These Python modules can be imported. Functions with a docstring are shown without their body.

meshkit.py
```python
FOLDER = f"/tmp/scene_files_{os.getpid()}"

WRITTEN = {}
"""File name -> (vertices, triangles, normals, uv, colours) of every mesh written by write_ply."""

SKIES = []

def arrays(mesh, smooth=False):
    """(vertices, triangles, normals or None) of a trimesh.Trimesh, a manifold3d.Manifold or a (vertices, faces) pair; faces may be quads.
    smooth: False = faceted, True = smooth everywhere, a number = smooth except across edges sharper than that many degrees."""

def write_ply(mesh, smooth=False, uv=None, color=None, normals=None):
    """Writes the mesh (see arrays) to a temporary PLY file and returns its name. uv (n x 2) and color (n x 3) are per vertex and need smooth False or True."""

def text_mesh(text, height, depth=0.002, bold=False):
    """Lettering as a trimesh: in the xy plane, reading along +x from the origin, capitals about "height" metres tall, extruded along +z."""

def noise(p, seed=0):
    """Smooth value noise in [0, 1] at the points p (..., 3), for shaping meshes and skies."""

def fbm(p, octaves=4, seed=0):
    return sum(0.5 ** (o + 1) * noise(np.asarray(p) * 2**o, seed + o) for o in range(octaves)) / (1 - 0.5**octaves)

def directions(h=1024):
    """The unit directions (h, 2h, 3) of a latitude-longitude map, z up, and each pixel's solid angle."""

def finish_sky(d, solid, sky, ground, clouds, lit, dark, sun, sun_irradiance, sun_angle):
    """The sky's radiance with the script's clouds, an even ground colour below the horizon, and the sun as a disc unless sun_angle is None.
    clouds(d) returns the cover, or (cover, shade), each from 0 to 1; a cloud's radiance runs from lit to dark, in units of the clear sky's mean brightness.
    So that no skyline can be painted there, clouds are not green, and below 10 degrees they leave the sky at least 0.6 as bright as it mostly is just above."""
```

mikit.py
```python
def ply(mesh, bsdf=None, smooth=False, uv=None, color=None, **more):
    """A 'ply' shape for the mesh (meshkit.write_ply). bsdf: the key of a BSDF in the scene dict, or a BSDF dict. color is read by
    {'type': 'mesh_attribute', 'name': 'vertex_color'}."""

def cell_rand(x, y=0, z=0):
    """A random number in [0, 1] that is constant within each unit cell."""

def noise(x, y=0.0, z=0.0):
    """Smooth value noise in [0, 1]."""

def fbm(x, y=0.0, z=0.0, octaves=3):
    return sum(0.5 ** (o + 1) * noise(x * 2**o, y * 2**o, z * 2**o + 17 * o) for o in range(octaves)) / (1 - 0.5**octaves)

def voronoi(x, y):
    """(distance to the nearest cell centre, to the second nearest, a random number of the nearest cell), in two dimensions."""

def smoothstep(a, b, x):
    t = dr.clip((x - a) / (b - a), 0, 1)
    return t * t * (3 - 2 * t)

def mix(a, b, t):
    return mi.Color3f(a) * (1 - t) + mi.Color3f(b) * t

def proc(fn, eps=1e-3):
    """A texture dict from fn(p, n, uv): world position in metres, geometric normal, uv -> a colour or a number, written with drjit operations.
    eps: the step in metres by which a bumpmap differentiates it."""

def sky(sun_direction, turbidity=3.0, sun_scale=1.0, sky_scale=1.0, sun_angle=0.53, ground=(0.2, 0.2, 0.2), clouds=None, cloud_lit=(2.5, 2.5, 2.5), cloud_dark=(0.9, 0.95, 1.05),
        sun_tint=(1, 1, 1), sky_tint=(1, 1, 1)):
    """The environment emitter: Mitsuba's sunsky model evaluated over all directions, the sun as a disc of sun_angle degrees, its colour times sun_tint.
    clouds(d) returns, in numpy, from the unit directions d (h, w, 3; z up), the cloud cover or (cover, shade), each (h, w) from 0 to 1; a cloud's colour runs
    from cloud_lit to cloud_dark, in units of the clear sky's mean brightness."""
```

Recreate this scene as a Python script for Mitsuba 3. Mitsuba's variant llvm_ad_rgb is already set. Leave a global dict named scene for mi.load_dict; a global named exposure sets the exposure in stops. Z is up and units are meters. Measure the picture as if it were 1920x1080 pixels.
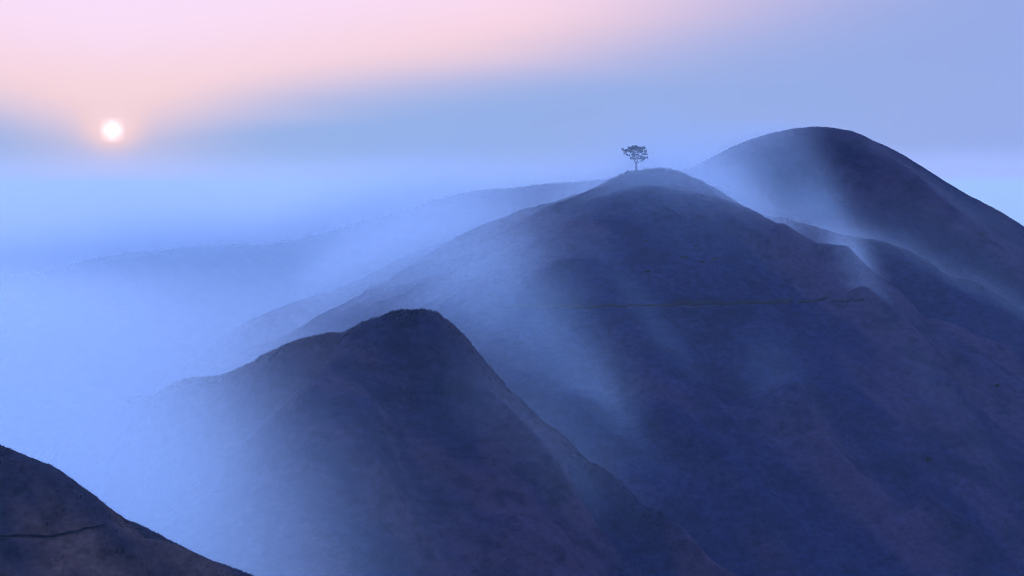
"""Dawn over mist-filled valleys: a lone tree on a grassy ridge, fog pouring over the saddles, a dim sun in a banded sky."""
import math, random
import numpy as np, trimesh, drjit as dr, mitsuba as mi
import mikit, meshkit
from mikit import ply, proc, fbm, noise, smoothstep, mix

T = mi.ScalarTransform4f
EYE = 110.0                      # height of the camera above the valley floor, metres
PITCH = math.radians(3.05)

# ------------------------------------------------------------------ camera
scene, labels = {}, {}
scene['camera'] = {
    'type': 'perspective', 'fov': 28.0, 'fov_axis': 'x', 'near_clip': 1.0, 'far_clip': 20000.0,
    'to_world': T().look_at(origin=[0, 0, EYE], target=[0, math.cos(PITCH), EYE - math.sin(PITCH)], up=[0, 0, 1]),
    'medium': {'type': 'ref', 'id': 'mist_air'},
}
exposure = 0.0

# ------------------------------------------------------------------ sky and sun
SUN_AZ, SUN_EL = -10.986, 1.3184
SUN = [math.sin(math.radians(SUN_AZ)) * math.cos(math.radians(SUN_EL)),
       math.cos(math.radians(SUN_AZ)) * math.cos(math.radians(SUN_EL)), math.sin(math.radians(SUN_EL))]
TURB, SKY_TINT = 3.0, np.array([0.9, 2.2, 9.0])
LIT, DARK = 3.0 * np.array([1.0, 0.64, 0.77]), 3.6 * np.array([0.175, 0.385, 1.0])   # rosy high cloud, blue low haze cloud


def ss(a, b, x):
    t = np.clip((x - a) / (b - a), 0, 1)
    return t * t * (3 - 2 * t)


def lerp3(a, b, t):
    return np.asarray(a) * (1 - t[..., None]) + np.asarray(b) * t[..., None]


def dawn(d):
    """The radiance wanted of the dawn sky in each direction."""
    el = np.degrees(np.arcsin(np.clip(d[..., 2], -1, 1)))
    az = np.degrees(np.arctan2(d[..., 0], d[..., 1]))
    off = np.abs((az - SUN_AZ + 180) % 360 - 180)
    wob = meshkit.fbm(np.stack([az * 0.09, el * 0.9, el * 0 + 3.1], -1), 3, 5) - 0.5
    e = el + 0.55 * wob + 0.012 * off
    c = lerp3([0.34, 0.63, 1.0], [0.29, 0.475, 0.80], ss(0.0, 1.05, e - 0.45 * ss(8, 24, az - SUN_AZ)))
    c = lerp3(c, [0.30, 0.43, 0.78], ss(1.1, 4.5, e))
    c = lerp3(c, [0.25, 0.50, 1.30], ss(20, 75, off))
    c = lerp3(c, [0.38, 0.66, 1.80], ss(6, 28, el))
    c = lerp3(c, [0.38, 0.66, 1.80], ss(30, 85, el))
    c = c * (1 + 0.7 * ss(6, 24, el) * np.cos(np.radians(off)) * np.cos(np.radians(el)))[..., None]
    near = 1 - ss(8 + 0.4 * el, 22 + 0.8 * el, off)
    edge = 1.35 + 0.15 * off
    p = ss(0, 1, (el + 0.8 * wob - edge + 0.75 + 0.05 * off) / (1.6 + 0.13 * off)) * near * (1 - ss(9, 34, el))
    high = ss(0.4, 3.2, el - edge)
    c = lerp3(c, lerp3([0.96, 0.62, 0.74], [0.94, 0.85, 0.92], high), 0.97 * p)
    r = np.hypot(off * 0.9, (el - SUN_EL - 0.12) * 1.05)
    g = 0.85 * np.exp(-(r / 0.62) ** 2) + 0.42 * np.exp(-(np.hypot(off * 0.45, (el - SUN_EL - 0.3) * 0.9) / 1.25) ** 2)
    c = lerp3(c, [1.04, 0.54, 0.66], np.clip(g, 0, 0.95))
    return c + np.exp(-(np.hypot(off * math.cos(math.radians(SUN_EL)), el - SUN_EL) / 0.165) ** 2)[..., None] * np.array([1.9, 1.7, 1.1])


def cloud_cover(d):
    """Cover and shade of the thin dawn cloud: how much rosy and how much blue cloud lies over the clear sky."""
    si = dr.zeros(mi.SurfaceInteraction3f, d.shape[0] * d.shape[1])
    si.wi = -mi.Vector3f(np.ascontiguousarray(d.reshape(-1, 3).T))
    model = mi.load_dict({'type': 'sunsky', 'sun_direction': list(map(float, SUN)), 'turbidity': TURB, 'sun_scale': 0.0, 'sky_scale': 1.0,
                          'albedo': {'type': 'rgb', 'value': [1.00, 0.84, 0.57]}})
    clear = np.array(model.eval(si)).T.reshape(d.shape) * SKY_TINT
    want = dawn(d) - clear
    A, B = LIT - clear, DARK - clear
    aa, bb, ab = (A * A).sum(-1), (B * B).sum(-1), (A * B).sum(-1)
    aw, bw = (A * want).sum(-1), (B * want).sum(-1)
    det = np.maximum(aa * bb - ab * ab, 1e-6)
    a, b = (aw * bb - bw * ab) / det, (bw * aa - aw * ab) / det
    a0, b0 = np.clip(aw / np.maximum(aa, 1e-6), 0, 1), np.clip(bw / np.maximum(bb, 1e-6), 0, 1)
    a, b = np.where(b < 0, a0, a), np.where(b < 0, 0, b)
    b, a = np.where(a < 0, b0, b), np.where(a < 0, 0, a)
    s = a + b
    k = np.where(s > 1, 1 / np.maximum(s, 1e-6), 1)
    return np.clip(s * k, 0, 1), np.clip(b / np.maximum(s, 1e-6), 0, 1)


def mean_clear():
    d, _ = meshkit.directions(128)
    d = d[:64]
    si = dr.zeros(mi.SurfaceInteraction3f, d.shape[0] * d.shape[1])
    si.wi = -mi.Vector3f(np.ascontiguousarray(d.reshape(-1, 3).T))
    model = mi.load_dict({'type': 'sunsky', 'sun_direction': list(map(float, SUN)), 'turbidity': TURB, 'sun_scale': 0.0, 'sky_scale': 1.0,
                          'albedo': {'type': 'rgb', 'value': [1.00, 0.84, 0.57]}})
    return float((np.array(model.eval(si)).T.reshape(d.shape) * SKY_TINT).mean())


M = mean_clear()
scene['sky'] = mikit.sky(SUN, turbidity=TURB, sun_scale=0.00003, sun_angle=0.56, sun_tint=(0.9, 3.2, 0.0), sky_tint=tuple(SKY_TINT), ground=(1.00, 0.84, 0.57),
                         clouds=cloud_cover, cloud_lit=tuple(LIT / M), cloud_dark=tuple(DARK / M))

# ------------------------------------------------------------------ the shape of the land
def crest_height(x, y, lines, k=1.6):
    """Land height where each crest line (points x, y, z; slope of its flanks; roundness in metres) falls away to both sides."""
    total = np.zeros_like(x)
    top = np.full_like(x, -1e9)
    found = []
    for pts, slope, rnd in lines:
        p = np.asarray(pts, float)
        best = np.full_like(x, -1e9)
        for a, b in zip(p[:-1], p[1:]):
            ab = b[:2] - a[:2]
            t = np.clip(((x - a[0]) * ab[0] + (y - a[1]) * ab[1]) / (ab @ ab), 0, 1)
            dist2 = (x - a[0] - t * ab[0]) ** 2 + (y - a[1] - t * ab[1]) ** 2
            best = np.maximum(best, a[2] + t * (b[2] - a[2]) - slope * (np.sqrt(dist2 + rnd * rnd) - rnd))
        found.append(best)
        top = np.maximum(top, best)
    for f in found:
        total += np.exp((f - top) / k)
    return top + k * np.log(total) - k * 0.15


def fb(x, y, s, o=4, seed=0, ax=1.0, ay=1.0):
    return meshkit.fbm(np.stack([x / s * ax, y / s * ay, np.zeros_like(x) + seed * 7.3], -1), o, seed) - 0.5


def smooth_line(pts, n=5):
    """A crest line with its corners rounded (Catmull-Rom)."""
    p = np.asarray(pts, float)
    p = np.vstack([2 * p[0] - p[1], p, 2 * p[-1] - p[-2]])
    out = []
    for i in range(1, len(p) - 2):
        for t in np.arange(n) / n:
            a, b, c, d = p[i - 1], p[i], p[i + 1], p[i + 2]
            out.append(0.5 * (2 * b + (c - a) * t + (2 * a - 5 * b + 4 * c - d) * t * t + (3 * b - a - 3 * c + d) * t ** 3))
    return np.array(out + [p[-2]])


NEAR_CREST = [(-75.11, 236.0, 83.86), (-66.05, 228.0, 82.83), (-58.59, 220.0, 82.46), (-53.9, 215.0, 82.13), (-52.08, 214.4, 81.64), (-50.26, 213.8, 80.99), (-47.27, 212.8, 79.17), (-44.91, 212.0, 76.94), (-40.79, 210.6, 74.05), (-36.11, 209.0, 73.11), (-32.65, 207.8, 72.06), (-29.23, 206.6, 70.97), (-25.27, 205.2, 69.88), (-19.16, 203.0, 68.16)]
NEAR_BACK = [(-59.82, 243.6, 76.63), (-53.72, 241.8, 74.59), (-48.71, 240.3, 71.52), (-41.12, 238.0, 68.24), (-37.21, 236.8, 66.46), (-32.69, 235.4, 64.35), (-26.95, 233.6, 62.1)]
KNOLL_CREST = [(-122.24, 520.0, 40.13), (-97.81, 490.0, 53.93), (-87.78, 474.0, 59.61), (-81.08, 464.0, 60.92), (-72.47, 452.0, 65.86), (-60.92, 441.0, 68.31), (-47.26, 432.0, 75.49), (-40.12, 428.0, 77.6), (-34.39, 426.0, 78.3), (-28.56, 422.0, 81.35), (-22.95, 420.0, 83.02), (-17.49, 420.0, 83.24), (-13.57, 417.0, 81.15), (-10.62, 416.1, 76.98), (-8.11, 415.2, 73.58), (-3.78, 413.8, 68.94), (0.22, 412.6, 65.6), (2.69, 411.7, 61.7), (8.56, 409.8, 59.02), (11.96, 408.7, 55.08), (18.59, 406.5, 52.17), (22.46, 405.2, 47.03), (30.54, 402.5, 43.74), (36.7, 400.4, 37.22), (45.8, 397.2, 32.13), (57.73, 393.0, 26.09)]
KNOLL_FRONT = [(-23.98, 409.0, 74.87), (-28.16, 400.0, 69.36), (-31.9, 388.0, 63.97), (-35.96, 372.0, 59.04), (-38.17, 356.0, 53.74)]
KNOLL_FRONT2 = [(-13.32, 409.0, 72.2), (-10.08, 394.0, 62.23), (-4.47, 380.0, 53.94), (3.83, 366.0, 46.37), (11.6, 354.0, 39.1)]
TREE_CREST = [(-104.59, 820.0, 53.48), (-83.25, 800.0, 62.79), (-56.79, 780.0, 72.1), (-35.55, 760.0, 83.15), (-17.41, 745.0, 89.49), (0.0, 730.0, 97.1), (18.55, 715.0, 103.12), (29.26, 705.0, 106.32), (36.31, 700.0, 109.97), (41.75, 700.0, 112.69), (46.28, 700.0, 113.69), (52.63, 700.0, 113.41), (58.25, 702.0, 111.79), (67.95, 708.0, 107.22), (75.75, 712.0, 102.59), (85.5, 716.0, 97.54), (97.47, 722.0, 95.93), (107.16, 724.0, 93.07), (116.91, 726.0, 90.2), (128.1, 725.2, 88.34), (139.21, 724.0, 84.61), (148.48, 723.0, 78.25), (165.06, 721.2, 72.14), (172.45, 720.4, 66.17), (179.82, 719.6, 60.22), (203.69, 717.0, 43.73), (231.1, 714.0, 23.43)]
TREE_SPUR = [(88.75, 712.0, 93.35), (94.99, 690.0, 90.11), (105.69, 678.0, 87.99), (112.0, 668.0, 81.01), (114.69, 648.0, 66.69), (122.58, 636.0, 59.19), (129.71, 622.0, 50.55), (130.82, 604.0, 39.62), (136.29, 586.0, 26.33), (143.65, 572.0, 16.58), (155.85, 556.0, 4.53)]
TREE_FACE = [(45.89, 694.0, 110.87), (52.03, 668.0, 95.25), (59.94, 640.0, 72.56), (69.98, 610.0, 48.83), (85.82, 576.0, 25.03), (103.74, 550.0, 5.66)]
TREE_FACE2 = [(9.32, 718.0, 97.87), (14.34, 690.0, 84.01), (27.28, 655.0, 64.86), (45.42, 622.0, 44.37), (63.23, 590.0, 22.97), (77.6, 570.0, 7.89)]
ROUND_CREST = [(27.5, 1060.0, 105.29), (60.48, 1060.0, 109.13), (90.36, 1056.0, 114.88), (103.72, 1053.0, 121.13), (119.7, 1050.0, 128.97), (135.99, 1050.0, 134.4), (155.01, 1050.0, 136.57), (168.38, 1048.5, 135.45), (181.75, 1047.0, 129.73), (200.44, 1044.9, 119.42), (216.44, 1043.1, 108.61), (227.07, 1041.9, 102.67), (240.32, 1040.4, 96.21), (253.57, 1038.9, 86.79), (269.41, 1037.1, 78.48), (306.27, 1032.9, 53.62), (345.52, 1028.4, 28.38)]
ROUND_SPUR = [(172.45, 1040.0, 129.6), (191.22, 1010.0, 109.96), (205.55, 990.0, 97.13), (218.08, 965.0, 81.17), (229.78, 940.0, 62.36), (243.01, 915.0, 42.16)]
MIST_CREST = [(-323.08, 900.0, 59.23), (-261.23, 905.0, 64.14), (-227.15, 910.0, 66.25), (-202.85, 918.0, 69.21), (-178.83, 930.0, 75.94), (-155.5, 950.0, 78.17), (-111.1, 972.0, 79.45), (-81.86, 985.0, 84.67), (-56.83, 995.0, 92.16), (-20.86, 1005.0, 102.93), (0.0, 1005.0, 105.79), (36.49, 1005.0, 108.92), (62.87, 1010.0, 109.7), (95.25, 1020.0, 107.32), (117.58, 1030.0, 103.29)]

TREE_RIBS = [([(101.49, 639.5), (107.17, 637.5), (116.63, 629.0), (124.15, 617.0), (126.87, 603.5), (125.82, 573.5), (130.05, 552.5)], 9.3, 8), ([(72.94, 583.0), (78.55, 568.0), (83.83, 548.5), (89.7, 536.0), (97.3, 523.5)], 7.6, 8), ([(103.85, 536.5), (110.06, 531.0), (119.07, 527.5), (127.57, 523.5)], 6.8, 6), ([(0.0, 637.0), (11.52, 633.0), (21.33, 631.0), (27.44, 620.5), (31.14, 598.0), (36.19, 578.5)], 4.2, 7), ([(77.7, 650.0), (84.08, 660.5), (99.66, 710.5), (111.45, 715.0), (111.59, 665.5), (114.47, 647.0)], 3.6, 6), ([(35.58, 568.5), (43.73, 558.5), (52.49, 543.0), (63.3, 526.0), (72.22, 510.5)], 6.8, 8), ([(51.12, 614.0), (57.29, 594.5), (64.97, 566.0), (71.72, 538.0)], -6.8, 10), ([(127.46, 721.5), (136.23, 708.0), (135.67, 651.5), (140.3, 618.5), (144.11, 587.0)], -6.0, 8), ([(90.37, 577.5), (96.59, 560.5), (105.71, 546.5), (117.14, 539.5)], -6.8, 9), ([(153.51, 720.0), (159.39, 704.0), (161.3, 673.0), (156.39, 618.0)], 6.0, 6), ([(20.36, 601.5), (28.46, 574.5), (38.74, 549.5), (51.43, 531.5)], -5.1, 7)]
KNOLL_RIBS = [([(-14.06, 415.5), (-9.43, 411.5), (-5.07, 405.0), (0.0, 400.0), (6.18, 394.0), (13.26, 390.0)], 4.9, 4.5), ([(-26.18, 419.0), (-29.29, 416.5), (-33.87, 412.5), (-39.84, 391.5), (-43.39, 377.5)], 4.2, 5), ([(-18.47, 417.5), (-18.1, 408.5), (-20.35, 390.0), (-17.78, 378.0), (-10.61, 368.5)], -4.9, 8), ([(-10.77, 413.5), (-11.56, 403.0), (-8.09, 387.5), (-0.98, 373.5), (5.66, 360.5)], -4.2, 6), ([(-35.21, 422.5), (-39.45, 420.5), (-46.93, 418.5), (-55.84, 419.5)], -3.5, 5), ([(-26.91, 397.0), (-27.96, 382.5), (-25.01, 368.0), (-18.77, 358.5)], 4.2, 7), ([(10.58, 405.0), (15.57, 397.0), (22.66, 393.5), (30.81, 392.0)], -3.5, 5)]
ROUND_RIBS = [([(175.55, 1042.5), (183.85, 1028.0), (197.93, 1004.0), (209.59, 972.5), (223.87, 936.0), (230.93, 915.0)], 6, 9), ([(148.46, 1042.0), (153.38, 1011.0), (161.84, 974.0)], -6, 14), ([(191.21, 1010.0), (192.94, 978.0), (197.16, 948.5), (162.46, 718.0)], -5, 10), ([(129.64, 1042.5), (129.96, 1023.0), (140.33, 1001.5)], 4, 12)]
TROD = np.array([(-3.26, 625.5), (0.0, 623.5), (3.23, 621.0), (6.44, 619.0), (9.63, 617.0), (12.81, 615.5), (15.96, 613.5), (19.11, 612.0), (22.2, 609.5), (25.27, 607.0), (28.36, 605.5), (31.49, 605.0), (34.72, 606.5), (38.03, 609.0), (41.27, 610.0), (44.48, 610.5), (47.73, 611.5), (50.96, 612.0), (54.14, 612.0), (57.33, 612.0), (60.51, 612.0), (63.7, 612.0), (66.99, 613.0), (70.24, 613.5), (73.73, 616.0), (77.31, 619.0), (80.66, 620.0), (84.15, 622.0), (88.3, 628.5), (91.93, 631.0), (95.67, 634.0), (99.36, 636.5), (102.83, 637.5), (105.24, 632.0), (108.27, 630.5), (111.46, 630.0)])
NEAR_TROD = np.array([(-54.74, 205.0), (-52.27, 205.0), (-49.92, 205.5), (-47.45, 205.5), (-45.19, 206.5), (-43.01, 208.0), (-41.08, 211.0)])


def ribs(x, y, lines):
    """Sharp low spurs and hollows that run down a slope: (points x, y; height, negative for a hollow; half width)."""
    z = np.zeros_like(x)
    for pts, amp, w in lines:
        p = smooth_line(pts, 4)
        best, where = np.full_like(x, 1e9), np.zeros_like(x)
        for i, (a, b) in enumerate(zip(p[:-1], p[1:])):
            ab = b - a
            t = np.clip(((x - a[0]) * ab[0] + (y - a[1]) * ab[1]) / (ab @ ab), 0, 1)
            d = np.hypot(x - a[0] - t * ab[0], y - a[1] - t * ab[1])
            where = np.where(d < best, (i + t) / (len(p) - 1), where)
            best = np.minimum(best, d)
        z = z + amp * np.exp(-np.sqrt((best / w) ** 2 + 0.04) + 0.2) * ss(0, 0.25, where) * (1 - 0.8 * ss(0.6, 1, where))
    return z


def carve(x, y, z, line, wide):
    """A trodden ledge: the slope cut level for the width of a path, with a steep bank on its uphill side."""
    if len(line) < 2:
        return z
    line = smooth_line(line, 3)
    yp = np.interp(x, line[:, 0], line[:, 1])
    d = y - yp
    ends = ss(line[0, 0], line[0, 0] + 6 * wide, x) * (1 - ss(line[-1, 0] - 6 * wide, line[-1, 0], x))
    deep = ends * (0.55 + 0.6 * ss(0.35, 0.65, fb(x, x * 0, 14 * wide, 2, 21) + 0.5))
    return z - deep * wide * 0.75 * np.clip(1 - np.abs(d - 0.35 * wide) / (0.9 * wide), 0, 1)


def front(x, y, line, a, b):
    """0 on and behind a crest line, rising to 1 down its near side."""
    p = np.asarray(line)
    return ss(a, b, np.interp(x, p[:, 0], p[:, 1]) - y)


def near_land(x, y, fine=1):
    xw, yw = x + 4 * fb(x, y, 22, 2, 41), y + 4 * fb(x, y, 22, 2, 42)
    z = crest_height(x, y, [(smooth_line(NEAR_CREST), 0.92, 1.5), (smooth_line(NEAR_BACK), 0.92, 1.5)])
    z = z + 2.6 * fb(xw, yw, 17, 3, 1) * front(x, y, NEAR_CREST, 1, 12) if fine else z
    if fine:
        z = carve(x, y, z, NEAR_TROD, 0.4)
        z = z + 1.2 * fb(x, y, 4.0, 3, 2) + 0.45 * fb(x, y, 1.1, 2, 3)
    return z


def knoll_land(x, y, fine=1):
    z = crest_height(x, y, [(smooth_line(KNOLL_CREST), 1.35, 2.5), (smooth_line(KNOLL_FRONT), 0.85, 9), (smooth_line(KNOLL_FRONT2), 0.92, 7)])
    if fine:
        xw, yw = x + 5 * fb(x, y, 17, 3, 53), y + 5 * fb(x, y, 17, 3, 54)
        low = np.maximum(front(x, y, KNOLL_CREST, 2, 16), 0.35 * ss(-8, 8, x))
        z = z + low * ribs(xw, yw, KNOLL_RIBS)
        u = x * 0.8 + (y - 420) * 0.35
        z = z + 7.5 * fb(u, y, 21, 3, 4, 1, 0.4) * low + low * 2.2 * fb(xw, yw, 9, 3, 20) + 0.9 * fb(x, y, 5, 3, 5) + 0.6 * fb(x, y, 1.7, 2, 6)
    return z


def tree_land(x, y, fine=1):
    z = crest_height(x, y, [(smooth_line(TREE_CREST), 0.76, 2.5), (smooth_line(TREE_SPUR), 0.70, 3.5), (smooth_line(TREE_FACE), 0.58, 14), (smooth_line(TREE_FACE2), 0.58, 14)])
    if fine:
        xw, yw = x + 7 * fb(x, y, 26, 3, 51), y + 7 * fb(x, y, 26, 3, 52)
        u = x * 0.85 + (y - 700) * 0.62 + 9 * fb(x, y, 60, 2, 9)
        low = front(x, y, TREE_CREST, 3, 32)
        z = z + low * ribs(xw, yw, TREE_RIBS)
        z = z + low * (13 * fb(u, y, 34, 3, 7, 1, 0.30) + 4.5 * (0.5 - 2 * np.abs(fb(u, y, 15, 2, 8, 1, 0.35))))
        z = carve(x, y, z, TROD, 1.3)
        z = z + low * 3.0 * fb(xw, yw, 13, 3, 19) + 1.3 * fb(x, y, 5, 3, 10) + 0.7 * fb(x, y, 2.1, 2, 11)
    return z


def round_land(x, y, fine=1):
    z = crest_height(x, y, [(smooth_line(ROUND_CREST), 0.78, 6), (smooth_line(ROUND_SPUR), 0.6, 7)])
    if fine:
        xw, yw = x + 9 * fb(x, y, 40, 3, 55), y + 9 * fb(x, y, 40, 3, 56)
        low = front(x, y, ROUND_CREST, 4, 40)
        z = z + low * ribs(xw, yw, ROUND_RIBS)
        u = x + (y - 1050) * 0.55
        z = z + low * 9 * fb(u, y, 45, 3, 12, 1, 0.3) + low * 4 * fb(xw, yw, 18, 3, 22) + 1.4 * fb(x, y, 8, 3, 13)
    return z


def misty_land(x, y, fine=1):
    z = crest_height(x, y, [(smooth_line(MIST_CREST), 0.42, 14)])
    return z + 4 * fb(x, y, 60, 3, 14) if fine else z


LANDS = (near_land, knoll_land, tree_land, round_land, misty_land)


def land(x, y):
    x, y = np.asarray(x, float), np.asarray(y, float)
    z = np.zeros(np.broadcast(x, y).shape)
    for f in LANDS:
        z = np.maximum(z, f(x, y, 0))
    return z


# ------------------------------------------------------------------ materials
def turf(seed, base, dry, dark, size):
    """Winter hill grass: patches of plain, bleached and heathery growth with tussock grain, blue dawn light mixed into the tones. size: metres of the larger patches."""
    def fn(p, n, uv):
        w = fbm(p.x / size * 0.5 + seed, p.y / size * 0.5, p.z / size * 0.5, 2)
        u = p.x * 0.85 + p.y * 0.6 + 14 * w
        a = fbm(u / size, p.y / size * 0.35, p.z / size * 0.4 + seed, 4)
        b = fbm(p.x / size * 3.1, p.y / size * 2.2 + seed, p.z / size * 3.1, 3)
        g = fbm(p.x * 0.6, p.y * 0.5, p.z * 0.8 + seed, 4)
        c = mix(base, dry, smoothstep(0.42, 0.64, a))
        c = mix(c, dark, 0.6 * smoothstep(0.45, 0.75, b))
        h = fbm(p.x * 2.3, p.y * 1.6, p.z * 2.3 + seed, 2)
        return c * (0.36 + 0.85 * g + 0.65 * h)
    return {'type': 'twosided', 'bsdf': {'type': 'diffuse', 'reflectance': proc(fn)}}


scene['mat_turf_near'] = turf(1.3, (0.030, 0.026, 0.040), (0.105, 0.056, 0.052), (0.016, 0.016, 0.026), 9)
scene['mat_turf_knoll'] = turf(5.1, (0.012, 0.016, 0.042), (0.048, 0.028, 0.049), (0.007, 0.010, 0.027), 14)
scene['mat_turf_tree'] = turf(8.7, (0.010, 0.015, 0.051), (0.043, 0.027, 0.056), (0.006, 0.010, 0.033), 24)  # the blue of dawn light and haze is put into these turf colours
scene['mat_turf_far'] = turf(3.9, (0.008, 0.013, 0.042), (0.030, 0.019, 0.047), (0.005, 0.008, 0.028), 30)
scene['mat_peat'] = {'type': 'twosided', 'bsdf': {'type': 'diffuse', 'reflectance': proc(lambda p, n, uv: mix((0.013, 0.013, 0.020), (0.032, 0.029, 0.034), fbm(p.x * 1.3, p.y * 1.3, p.z * 2, 3)))}}
scene['mat_tread'] = {'type': 'twosided', 'bsdf': {'type': 'diffuse', 'reflectance': proc(lambda p, n, uv: mix((0.020, 0.021, 0.03), (0.045, 0.040, 0.045), fbm(p.x * 1.1, p.y * 1.1, p.z, 3)))}}
scene['mat_bark'] = {'type': 'twosided', 'bsdf': {'type': 'diffuse', 'reflectance': proc(lambda p, n, uv: mix((0.022, 0.018, 0.014), (0.060, 0.050, 0.042), fbm(p.x * 7, p.y * 7, p.z * 1.6, 3)))}}
scene['mat_leaf'] = {'type': 'twosided', 'bsdf': {'type': 'diffuse', 'reflectance': proc(lambda p, n, uv: mix((0.020, 0.026, 0.014), (0.055, 0.058, 0.030), fbm(p.x * 1.9, p.y * 1.9, p.z * 1.9, 2)))}}
scene['mat_gorse'] = {'type': 'twosided', 'bsdf': {'type': 'diffuse', 'reflectance': proc(lambda p, n, uv: mix((0.008, 0.012, 0.007), (0.022, 0.026, 0.014), fbm(p.x * 3, p.y * 3, p.z * 3, 2)))}}


# ------------------------------------------------------------------ the land as meshes
def sheet(f, x0, x1, y0, y1, step, floor=-2.0):
    xs, ys = np.arange(x0, x1 + step / 2, step), np.arange(y0, y1 + step / 2, step)
    X, Y = np.meshgrid(xs, ys)
    Z = f(X, Y)
    n = len(xs)
    i, j = np.meshgrid(np.arange(len(ys) - 1), np.arange(n - 1), indexing='ij')
    a = i * n + j
    q = np.stack([a, a + 1, a + n + 1, a + n], -1).reshape(-1, 4)
    zf = Z.ravel()
    q = q[(zf[q] > floor).any(1)]
    used = np.unique(q)
    back = np.zeros(len(zf), int)
    back[used] = np.arange(len(used))
    v = np.stack([X.ravel(), Y.ravel(), zf], -1)[used]
    return v, back[q]


def hill(key, f, box, step, mat, label):
    scene[key] = ply(sheet(f, *box, step), mat, smooth=True)
    labels[key] = {'label': label, 'category': 'hill', 'kind': 'structure'}


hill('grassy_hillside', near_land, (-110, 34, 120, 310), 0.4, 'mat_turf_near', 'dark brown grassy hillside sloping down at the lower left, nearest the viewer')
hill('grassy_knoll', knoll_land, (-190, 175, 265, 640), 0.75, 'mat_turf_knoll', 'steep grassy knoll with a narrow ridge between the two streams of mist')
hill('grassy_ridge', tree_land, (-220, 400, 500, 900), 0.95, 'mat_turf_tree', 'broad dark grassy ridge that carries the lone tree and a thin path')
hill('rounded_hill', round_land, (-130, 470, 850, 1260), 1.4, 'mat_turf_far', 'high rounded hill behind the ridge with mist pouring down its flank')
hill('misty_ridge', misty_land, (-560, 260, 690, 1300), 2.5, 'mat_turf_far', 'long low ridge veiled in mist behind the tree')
gx, gy = np.meshgrid(np.concatenate([np.linspace(-1090, 1090, 80)]), np.linspace(-95, 1590, 62))
gz = 1.5 * fb(gx, gy, 200, 3, 33) - 0.75
n = gx.shape[1]
a = (np.arange(gx.shape[0] - 1)[:, None] * n + np.arange(n - 1)[None]).ravel()
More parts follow.
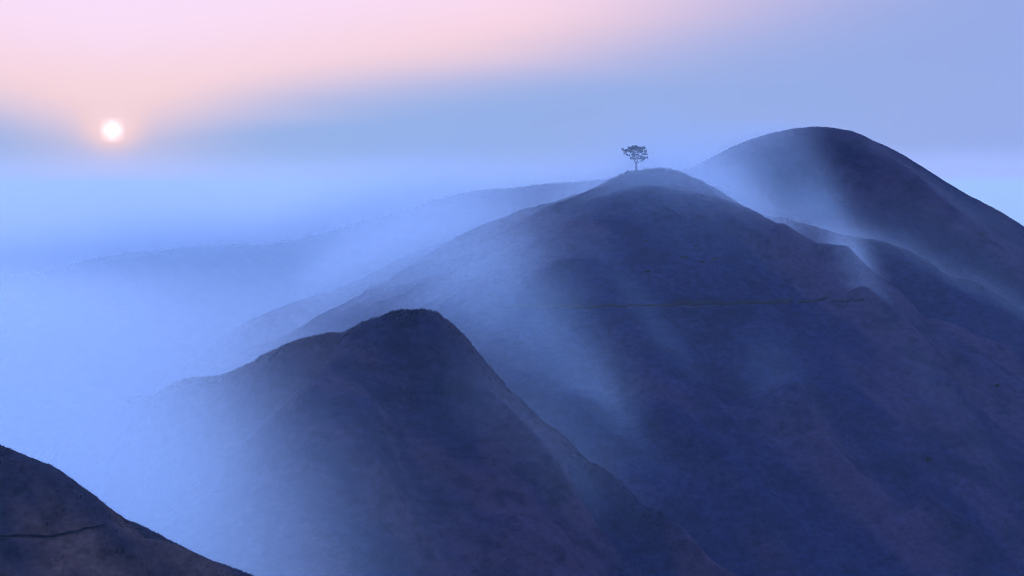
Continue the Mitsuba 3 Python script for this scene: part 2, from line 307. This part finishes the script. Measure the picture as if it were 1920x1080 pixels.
scene['valley_ground'] = ply((np.stack([gx.ravel(), gy.ravel(), gz.ravel()], -1), np.stack([a, a + 1, a + n + 1, a + n], -1)), 'mat_turf_far', smooth=True)
labels['valley_ground'] = {'label': 'grass valley floor lying hidden under the sea of fog', 'category': 'ground', 'kind': 'structure'}
labels['sky'] = {'label': 'rosy and pale blue dawn sky with the low sun', 'category': 'sky', 'kind': 'structure'}


# ------------------------------------------------------------------ the paths: a dark cut bank above a trodden ledge
def path(key, f, line, wide, step, label):
    xs = np.arange(line[0, 0] + 2 * wide, line[-1, 0] - 2 * wide, step)
    line = smooth_line(line, 3)
    yp = np.interp(xs, line[:, 0], line[:, 1])
    jit = fb(xs, xs * 0, 3 * wide, 3, 17)
    high = wide * np.clip(0.6 + 0.8 * fb(xs, xs * 0, 14 * wide, 3, 18) + 0.2 * jit, 0.3, 0.9)
    zt = f(xs, yp + 0.25 * wide) + 0.03
    zin = np.minimum(zt, f(xs, yp + 0.25 * wide) + 0.03)
    rows = [np.stack([xs, yp - 0.55 * wide + 0.2 * jit, np.maximum(f(xs, yp - 0.55 * wide), zin - 0.35 * wide) + 0.03], -1), np.stack([xs, yp + 0.25 * wide, zin], -1)]
    bank = [rows[1] + [0, 0.004, -0.3 * wide], np.stack([xs, yp + 0.25 * wide - 0.1 * wide * jit, zin + 0.55 * high], -1),
            np.stack([xs, yp + 0.30 * wide, zin + high], -1), np.stack([xs, yp + 0.9 * wide, f(xs, yp + 0.9 * wide) - 0.1], -1)]

    def strip(rs):
        m = len(xs)
        v = np.vstack(rs)
        a = (np.arange(len(rs) - 1)[:, None] * m + np.arange(m - 1)[None]).ravel()
        return v, np.stack([a, a + 1, a + m + 1, a + m], -1)
    scene[key + '__tread'] = ply(strip(rows), 'mat_tread', smooth=True)
    scene[key + '__bank'] = ply(strip(bank), 'mat_peat', smooth=True)
    labels[key] = {'label': label, 'category': 'path', 'kind': 'structure'}


path('footpath', tree_land, TROD, 1.5, 0.6, 'thin level path with a dark bank crossing the face of the ridge')
path('footpath_001', near_land, NEAR_TROD, 0.3, 0.3, 'narrow trodden path crossing the near hillside at the lower left')


# ------------------------------------------------------------------ the tree
def tube(pts, radii, sides=8):
    p, r = np.asarray(pts, float), np.asarray(radii, float)
    t = np.gradient(p, axis=0)
    t /= np.linalg.norm(t, axis=1, keepdims=True) + 1e-9
    a = np.cross(t, [0.13, 0.97, 0.2])
    a /= np.linalg.norm(a, axis=1, keepdims=True) + 1e-9
    b = np.cross(t, a)
    ang = np.arange(sides) * 2 * np.pi / sides
    v = p[:, None] + r[:, None, None] * (np.cos(ang)[None, :, None] * a[:, None] + np.sin(ang)[None, :, None] * b[:, None])
    i, j = np.meshgrid(np.arange(len(p) - 1), np.arange(sides), indexing='ij')
    q = np.stack([i * sides + j, i * sides + (j + 1) % sides, (i + 1) * sides + (j + 1) % sides, (i + 1) * sides + j], -1).reshape(-1, 4)
    v = v.reshape(-1, 3)
    c0, c1 = len(v), len(v) + 1
    v = np.vstack([v, p[:1], p[-1:]])
    k = np.arange(sides)
    f = np.vstack([q[:, [0, 1, 2]], q[:, [0, 2, 3]], np.stack([k * 0 + c0, (k + 1) % sides, k], -1),
                   np.stack([k * 0 + c1, k + (len(p) - 1) * sides, (k + 1) % sides + (len(p) - 1) * sides], -1)])
    return trimesh.Trimesh(v, f, process=False)


def leaves(rng, centre, radii, count, size):
    """Small leaf faces spread through a lumpy cluster."""
    d = rng.normal(size=(count, 3))
    d /= np.linalg.norm(d, axis=1, keepdims=True)
    c = np.asarray(centre) + d * np.asarray(radii) * (rng.random((count, 1)) ** 0.45)
    u = rng.normal(size=(count, 3))
    u /= np.linalg.norm(u, axis=1, keepdims=True)
    w = np.cross(u, rng.normal(size=(count, 3)))
    w /= np.linalg.norm(w, axis=1, keepdims=True)
    s = size * rng.uniform(0.6, 1.25, (count, 1))
    v = np.stack([c - u * s, c + w * s * 0.55, c + u * s, c - w * s * 0.55], 1).reshape(-1, 3)
    a = np.arange(count) * 4
    return trimesh.Trimesh(v, np.vstack([np.stack([a, a + 1, a + 2], -1), np.stack([a, a + 2, a + 3], -1)]), process=False)


rng = np.random.default_rng(11)
ROOT = np.array((42.32, 700.5, 112.87))
ROOT[2] = float(tree_land(np.array([ROOT[0]]), np.array([ROOT[1]]))[0]) + 0.1
KEY = 'lone_tree'
TRUNK = [(0.02, 0, -0.3), (0.0, 0, 0.25), (-0.02, 0.02, 0.9), (-0.06, 0.0, 1.6), (-0.08, 0, 2.15)]
LIMBS = [
    [(-0.08, 0, 1.85), (-0.30, 0.1, 2.5), (-0.58, 0.2, 3.1), (-0.95, 0.15, 3.75), (-1.25, 0.1, 4.4), (-1.75, 0, 5.3), (-2.3, -0.1, 6.2)],
    [(-0.06, 0, 1.9), (0.16, -0.1, 2.6), (0.27, -0.25, 3.3), (0.34, -0.3, 4.0), (0.75, -0.2, 4.9), (1.2, 0.1, 5.8), (1.6, 0.2, 6.7)],
    [(-0.62, 0.2, 3.2), (-0.55, 0.7, 4.1), (-0.6, 1.0, 5.2), (-0.4, 1.1, 6.5)],
    [(-1.0, 0.15, 3.8), (-1.7, -0.4, 4.35), (-2.4, -0.7, 4.75), (-3.1, -0.8, 5.05)],
    [(0.3, -0.3, 3.5), (0.9, -0.8, 3.9), (1.7, -1.1, 4.0), (2.6, -1.0, 4.2), (3.4, -0.9, 4.15)],
    [(0.5, -0.25, 4.4), (1.3, 0.4, 4.9), (2.3, 0.7, 5.15), (3.5, 0.8, 5.2)],
    [(0.3, -0.28, 3.7), (-0.1, -0.9, 4.6), (-0.3, -1.2, 5.6), (0.1, -1.1, 6.7)],
]
m = tube([np.array(p) for p in TRUNK], [0.46, 0.33, 0.28, 0.26, 0.28], 10)
m.apply_translation(ROOT)
scene[KEY + '__trunk'] = ply(m, 'mat_bark', smooth=True)
for i, l in enumerate(LIMBS):
    p = smooth_line(l, 4)
    r0 = (0.23, 0.20, 0.13, 0.11, 0.12, 0.11, 0.13)[i]
    m = tube(p, np.linspace(r0, 0.03, len(p)), 7)
    m.apply_translation(ROOT)
    scene[KEY + '__limb' + ('' if i == 0 else f'_{i:03d}')] = ply(m, 'mat_bark', smooth=True)
CLUMPS = [(300, 345, 35, 18), (372, 385, 48, 28), (450, 375, 66, 42), (540, 400, 76, 50), (560, 330, 76, 42), (650, 290, 86, 48), (700, 345, 86, 54), (620, 425, 56, 34), (402, 440, 34, 22), (345, 470, 34, 10),
          (500, 300, 40, 26), (800, 330, 74, 56), (880, 330, 74, 52), (935, 300, 36, 26), (870, 420, 66, 46), (780, 445, 44, 36), (985, 325, 22, 10), (1000, 400, 44, 22), (985, 440, 40, 12), (950, 492, 92, 15), (1045, 502, 26, 10),
          (760, 512, 66, 30), (640, 505, 40, 40), (640, 570, 36, 22), (560, 612, 40, 26), (492, 528, 50, 12), (450, 512, 20, 14), (830, 632, 86, 24), (900, 600, 56, 34), (960, 590, 46, 34), (1030, 590, 36, 26), (1062, 612, 14, 24),
          (930, 670, 32, 28), (868, 702, 24, 12), (777, 745, 18, 8), (820, 560, 46, 9), (680, 640, 30, 20)]
Q = 0.0113
bits, twigs = [], []
tips = np.vstack([smooth_line(l, 4)[6:] for l in LIMBS])
for X, Y, rx, rz in CLUMPS:
    x, z = (X - 722) * Q, (970 - Y) * Q
    wide = 2.3 * math.sqrt(max(0.08, 1 - (x / 4.2) ** 2))
    k = 2 if rx < 30 else 3 if rx < 60 else 4
    for s in range(k):
        y = rng.uniform(-wide, wide) * (0.5 if rx < 30 else 1)
        c = np.array([x + rng.normal() * 0.3 * rx * Q, y, z + rng.normal() * 0.3 * rz * Q])
        rr = np.array([rx, (rx + rz) * 0.55, rz]) * Q * (1.0 if k == 2 else 0.75)
        bits.append(leaves(rng, c, rr, int(34 + 130 * rx * rz / 3000), 0.22))
        o = tips[np.argmin(np.linalg.norm((tips - c) * [1, 0.7, 1], axis=1) + 0.6 * np.maximum(0, tips[:, 2] - c[2]))]
        mid = (o + c) / 2 + rng.normal(size=3) * 0.12 - [0, 0, 0.08]
        twigs.append(tube(smooth_line([o, mid, c], 3), np.linspace(0.042, 0.015, 7), 5))
crown, twig = trimesh.util.concatenate(bits), trimesh.util.concatenate(twigs)
for nm, mm, mt in (('crown', crown, 'mat_leaf'), ('twigs', twig, 'mat_bark')):
    mm.apply_translation(ROOT)
    scene[f'{KEY}__{nm}'] = ply(mm, mt)
labels[KEY] = {'label': 'small lone tree with a forked trunk and a wide flat crown on the ridge top', 'category': 'tree'}

# ------------------------------------------------------------------ rough grass on the near hillside
def tufts(f, x0, x1, y0, y1, count, tall, seed, keep):
    g = np.random.default_rng(seed)
    x, y = g.uniform(x0, x1, count), g.uniform(y0, y1, count)
    z = f(x, y)
    ok = keep(x, y, z) & (g.random(count) < 0.25 + 1.3 * ss(-0.15, 0.2, fb(x, y, 7, 3, seed)))
    x, y, z = x[ok], y[ok], z[ok]
    n, blades, out = len(x), 4, []
    for b in range(blades):
        a = g.uniform(0, 2 * np.pi, n)
        h = tall * g.uniform(0.5, 1.2, n)
        w = 0.16 * h
        lean = np.stack([np.cos(a), np.sin(a)], -1) * (h * g.uniform(0.2, 0.9, n))[:, None]
        c = np.stack([x, y], -1) + g.normal(size=(n, 2)) * 0.12 * tall
        side = np.stack([-np.sin(a), np.cos(a)], -1) * w[:, None]
        zb = z - 0.08
        out.append(np.stack([np.column_stack([c - side, zb]), np.column_stack([c + side, zb]), np.column_stack([c + lean, z + h])], 1))
    v = np.concatenate(out).reshape(-1, 3)
    return v, np.arange(len(v)).reshape(-1, 3)


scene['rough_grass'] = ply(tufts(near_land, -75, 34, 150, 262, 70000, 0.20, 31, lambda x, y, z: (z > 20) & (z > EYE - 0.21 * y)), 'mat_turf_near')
labels['rough_grass'] = {'label': 'rough brown grass tufts on the near hillside', 'category': 'grass', 'kind': 'stuff'}
crest_y = lambda x, line: np.interp(x, np.asarray(line)[:, 0], np.asarray(line)[:, 1])
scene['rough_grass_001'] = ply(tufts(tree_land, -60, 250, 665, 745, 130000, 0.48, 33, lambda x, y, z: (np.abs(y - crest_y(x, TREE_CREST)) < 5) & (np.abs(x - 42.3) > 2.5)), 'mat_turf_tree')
labels['rough_grass_001'] = {'label': 'rough grass tufts along the skyline of the broad ridge', 'category': 'grass', 'kind': 'stuff'}
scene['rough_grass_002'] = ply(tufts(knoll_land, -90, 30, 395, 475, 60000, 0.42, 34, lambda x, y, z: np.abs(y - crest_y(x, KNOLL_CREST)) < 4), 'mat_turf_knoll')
labels['rough_grass_002'] = {'label': 'rough grass tufts along the top of the knoll', 'category': 'grass', 'kind': 'stuff'}

# ------------------------------------------------------------------ shrubs on the slopes
SHRUBS = [((53.18, 633.5), 1.45, 0.8, 'wide dark shrub on the ridge face, leftmost of the row under the tree'),
          ((62.88, 635.0), 1.1, 0.7, 'dark shrub on the ridge face, rightmost of the row under the tree'),
          ((58.55, 631.0), 0.8, 0.5, 'small dark shrub on the ridge face, middle one of the row under the tree'),
          ((41.89, 642.5), 0.9, 0.5, 'dark shrub straight below the lone tree'),
          ((57.59, 642.5), 0.6, 0.5, 'small dark shrub above the row of shrubs on the ridge face'),
          ((41.18, 626.0), 1.0, 0.6, 'dark shrub low on the ridge face, close above the thin path'),
          ((58.15, 698.5), 0.7, 0.55, 'small shrub standing on the skyline right of the lone tree'),
          ((219.08, 958.5), 1.7, 1.1, 'dark shrub on the right flank of the rounded hill'),
          ((148.42, 625.5), 1.0, 0.7, 'dark shrub on the ridge slope near the right edge'),
          ((114.66, 560.5), 0.9, 1.0, 'dark shrub low on the ridge slope, below the bright spur')]
for i, ((x, y), w, h, label) in enumerate(SHRUBS):
    key = 'shrub' + ('' if i == 0 else f'_{i:03d}')
    g = max(float(f(np.array([x]), np.array([y]))[0]) for f in LANDS)
    base = np.array([x, y, g])
    bs = [leaves(rng, base + [rng.normal() * w * 0.45, rng.normal() * w * 0.35, h * rng.uniform(0.3, 0.75)], [w * 0.55, w * 0.5, h * 0.45], 70, 0.14) for _ in range(6)]
    scene[key + '__foliage'] = ply(trimesh.util.concatenate(bs), 'mat_gorse')
    st = [tube([base + [0, 0, -0.2], base + [rng.normal() * 0.2 * w, rng.normal() * 0.2 * w, 0.35 * h], base + [rng.normal() * 0.5 * w, rng.normal() * 0.4 * w, 0.8 * h]], [0.06, 0.045, 0.02], 5) for _ in range(5)]
    scene[key + '__stems'] = ply(trimesh.util.concatenate(st), 'mat_bark')
    labels[key] = {'label': label, 'category': 'shrub', 'group': 'dark shrubs on the slopes'}

# ------------------------------------------------------------------ haze and mist: one closed box of air of uneven density
BOX0, BOX1 = np.array([-1100.0, -105.0, -3.5]), np.array([1100.0, 1600.0, 146.0])
NX, NY, NZ = 520, 420, 46
cx = BOX0[0] + (np.arange(NX) + 0.5) / NX * (BOX1[0] - BOX0[0])
cy = BOX0[1] + (np.arange(NY) + 0.5) / NY * (BOX1[1] - BOX0[1])
cz = BOX0[2] + (np.arange(NZ) + 0.5) / NZ * (BOX1[2] - BOX0[2])
CX, CY = np.meshgrid(cx, cy)
GROUND = land(CX, CY)


def along(pts):
    """Distance to a line in plan and its third and later values interpolated at the nearest point."""
    p = np.asarray(pts, float)
    best, vals = np.full(CX.shape, 1e9), np.zeros(CX.shape + (p.shape[1] - 2,))
    for a, b in zip(p[:-1], p[1:]):
        ab = b[:2] - a[:2]
        t = np.clip(((CX - a[0]) * ab[0] + (CY - a[1]) * ab[1]) / (ab @ ab), 0, 1)
        d = np.hypot(CX - a[0] - t * ab[0], CY - a[1] - t * ab[1])
        near = d < best
        best = np.where(near, d, best)
        vals[near] = (a[2:] * (1 - t[..., None]) + b[2:] * t[..., None])[near]
    return best, vals


def hug(pts, seed):
    """Mist that follows the ground along a line of (x, y, half width, density, thickness)."""
    d, v = along(pts)
    w, s, th = v[..., 0], v[..., 1], np.maximum(v[..., 2], 1.0)
    return s * np.exp(-(d / np.maximum(w, 1)) ** 2) * (0.75 + 0.5 * meshkit.fbm(np.stack([CX / 30, CY / 60, CX * 0 + seed], -1), 3, seed)), th


def fill(pts):
    """Mist that fills a valley up to a level along a line of (x, y, level, half width, density)."""
    d, v = along(pts)
    return v[..., 2] * np.exp(-(d / np.maximum(v[..., 1], 1)) ** 2), v[..., 0]


def xy(p, *more):
    return (p[0], p[1], *more)

HUGS = [
    # over the left saddle of the ridge and down between ridge and knoll
    [xy((-67.12, 957.0), 44, 0.022, 16), xy((-34.99, 708.5), 27, 0.026, 15), xy((-18.9, 660.5), 21, 0.034, 12), xy((-6.5, 624.0), 17, 0.042, 11), xy((6.17, 592.0), 15, 0.040, 10), xy((17.72, 566.0), 13, 0.028, 9), xy((29.19, 545.0), 10, 0.012, 8), xy((45.49, 527.0), 8, 0.001, 5)],
    # down the left flank of the rounded hill and along the valley behind the ridge
    [xy((56.11, 698.0), 26, 0.020, 13), xy((104.21, 1030.5), 26, 0.022, 13), xy((123.5, 1013.0), 20, 0.026, 12), xy((134.5, 996.5), 13, 0.022, 9), xy((149.07, 973.0), 9, 0.019, 6), xy((126.09, 724.5), 7, 0.016, 4.5), xy((145.48, 717.5), 6, 0.014, 4.5), xy((168.93, 713.5), 6, 0.013, 4.5), xy((189.69, 707.0), 6, 0.006, 5)],
    [xy((129.52, 1041.5), 18, 0.013, 8), xy((140.82, 1025.0), 13, 0.015, 8), xy((146.86, 1011.0), 9, 0.018, 7), xy((153.18, 983.5), 8, 0.010, 5)],
    [xy((119.48, 1048.0), 13, 0.004, 6), xy((154.36, 1045.5), 14, 0.005, 6), xy((181.51, 1030.0), 10, 0.004, 5), xy((196.12, 1008.5), 8, 0.006, 5), xy((214.87, 997.5), 7, 0.004, 5), xy((232.53, 973.0), 7, 0.001, 5)],
    [xy((-73.29, 782.5), 22, 0.024, 11), xy((-51.17, 757.0), 18, 0.026, 11), xy((-33.11, 749.5), 14, 0.018, 10), xy((-16.62, 711.0), 11, 0.010, 8), xy((0.0, 714.0), 9, 0.003, 6)],
    # over the right-hand ridge of the knoll
    [xy((-9.06, 409.0), 6, 0.004, 6), xy((-1.57, 400.0), 9, 0.010, 7), xy((7.25, 396.5), 10, 0.011, 7), xy((17.34, 402.0), 9, 0.007, 6), xy((27.15, 399.0), 7, 0.001, 5)],
    # wisps on the face of the ridge
    [xy((21.98, 651.0), 6, 0.003, 5), xy((29.04, 620.5), 5, 0.024, 5), xy((36.27, 606.0), 5, 0.027, 5), xy((44.57, 590.0), 5, 0.016, 5), xy((52.53, 575.5), 4, 0.001, 4)],
    [xy((76.92, 673.5), 9, 0.012, 7), xy((96.74, 716.5), 9, 0.014, 7), xy((112.51, 722.0), 8, 0.013, 7), xy((110.87, 666.5), 5, 0.026, 6), xy((111.72, 631.5), 5, 0.022, 5), xy((119.56, 620.5), 4, 0.004, 4)],
    [xy((41.28, 692.0), 26, 0.0030, 10), xy((48.08, 661.5), 34, 0.0045, 11), xy((49.58, 636.0), 30, 0.0030, 10), xy((51.07, 613.5), 24, 0.0008, 9)],
    [xy((71.76, 599.0), 7, 0.001, 5), xy((73.62, 588.5), 8, 0.009, 6), xy((77.84, 563.0), 7, 0.007, 5), xy((85.32, 544.5), 6, 0.001, 4)],
    [xy((113.44, 622.5), 4, 0.003, 4), xy((120.69, 609.5), 4, 0.020, 4), xy((124.95, 584.0), 5, 0.014, 4), xy((130.82, 562.5), 5, 0.002, 4)],
    [xy((6.25, 599.5), 6, 0.003, 6), xy((18.34, 586.5), 6, 0.012, 6), xy((26.44, 563.0), 6, 0.014, 6), xy((35.5, 543.5), 5, 0.007, 5), xy((46.49, 522.5), 5, 0.001, 4)],
    [xy((111.06, 1019.5), 9, 0.012, 7), xy((125.76, 1010.0), 8, 0.016, 7), xy((145.1, 980.5), 7, 0.012, 6), xy((120.36, 724.0), 6, 0.004, 5)],
    # the veil on the misty ridge
    [xy((-218.32, 893.0), 100, 0.05, 15), xy((-150.1, 916.5), 95, 0.05, 14), xy((-79.15, 952.0), 70, 0.042, 13), xy((-20.14, 970.0), 42, 0.022, 10), xy((25.71, 991.0), 28, 0.017, 10), xy((35.82, 690.5), 20, 0.012, 8)],
    # right flank of the knoll's left ridge
    [xy((-86.5, 467.0), 14, 0.010, 8), xy((-61.53, 437.0), 12, 0.006, 7), xy((-44.39, 426.0), 10, 0.004, 6), xy((-30.51, 418.5), 6, 0.002, 5)],
]
FILLS = [
    [(-420, 900, 56, 160, 0.018), (-270, 730, 71, 110, 0.022), (-150, 540, 80, 66, 0.030), (-101, 430, 77, 37, 0.038), (-78, 345, 73, 27, 0.042), (-62, 290, 71, 25, 0.042), (-48, 245, 65, 22, 0.030), (-30, 200, 44, 15, 0.005)],
]
dens = np.zeros((NZ, NY, NX), np.float32)
hugs, fills = [hug(h, i + 2) for i, h in enumerate(HUGS)], [fill(f) for f in FILLS]
back = np.interp(CX, [-1600, -400, -150, 100, 330, 600, 1600], [760, 980, 1060, 1120, 1130, 1000, 900])
sea_cover = ss(0, 160, CY - back)
sea_top = 70 + 9 * (meshkit.fbm(np.stack([CX / 300, CY / 500, CX * 0 + 4.4], -1), 3, 9) - 0.5)
for k, z in enumerate(cz):
    h = z - GROUND
    s = 0.00013 * math.exp(-max(0.0, z - 96) / 17)  * np.ones_like(CX)
    s += 0.006 * sea_cover * np.exp(-np.maximum(z - sea_top + 8, 0) / 6)
    for c, th in hugs:
        s += 1.7 * c * np.exp(-np.maximum(h, 0) ** 1.5 / th ** 1.5)
    for c, lev in fills:
        s += c * (1 - ss(-16, 12, z - lev))
    dens[k] = s * ss(144, 134, z)
dens = np.minimum(dens, 0.055)
scene['mist_air'] = {
    'type': 'heterogeneous',
    'albedo': {'type': 'rgb', 'value': [0.985, 0.985, 0.992]},
    'sigma_t': {'type': 'gridvolume', 'grid': mi.VolumeGrid(dens[..., None]), 'filter_type': 'trilinear', 'wrap_mode': 'clamp',
                'to_world': T().translate(BOX0.tolist()).scale((BOX1 - BOX0).tolist())},
    'phase': {'type': 'hg', 'g': 0.4},
}
scene['haze'] = {'type': 'cube', 'to_world': T().translate(((BOX0 + BOX1) / 2).tolist()).scale(((BOX1 - BOX0) / 2).tolist()),
                 'bsdf': {'type': 'null'}, 'interior': {'type': 'ref', 'id': 'mist_air'}}
labels['haze'] = {'label': 'pale blue morning haze and mist filling the valleys and pouring over the ridges', 'category': 'haze', 'kind': 'stuff'}
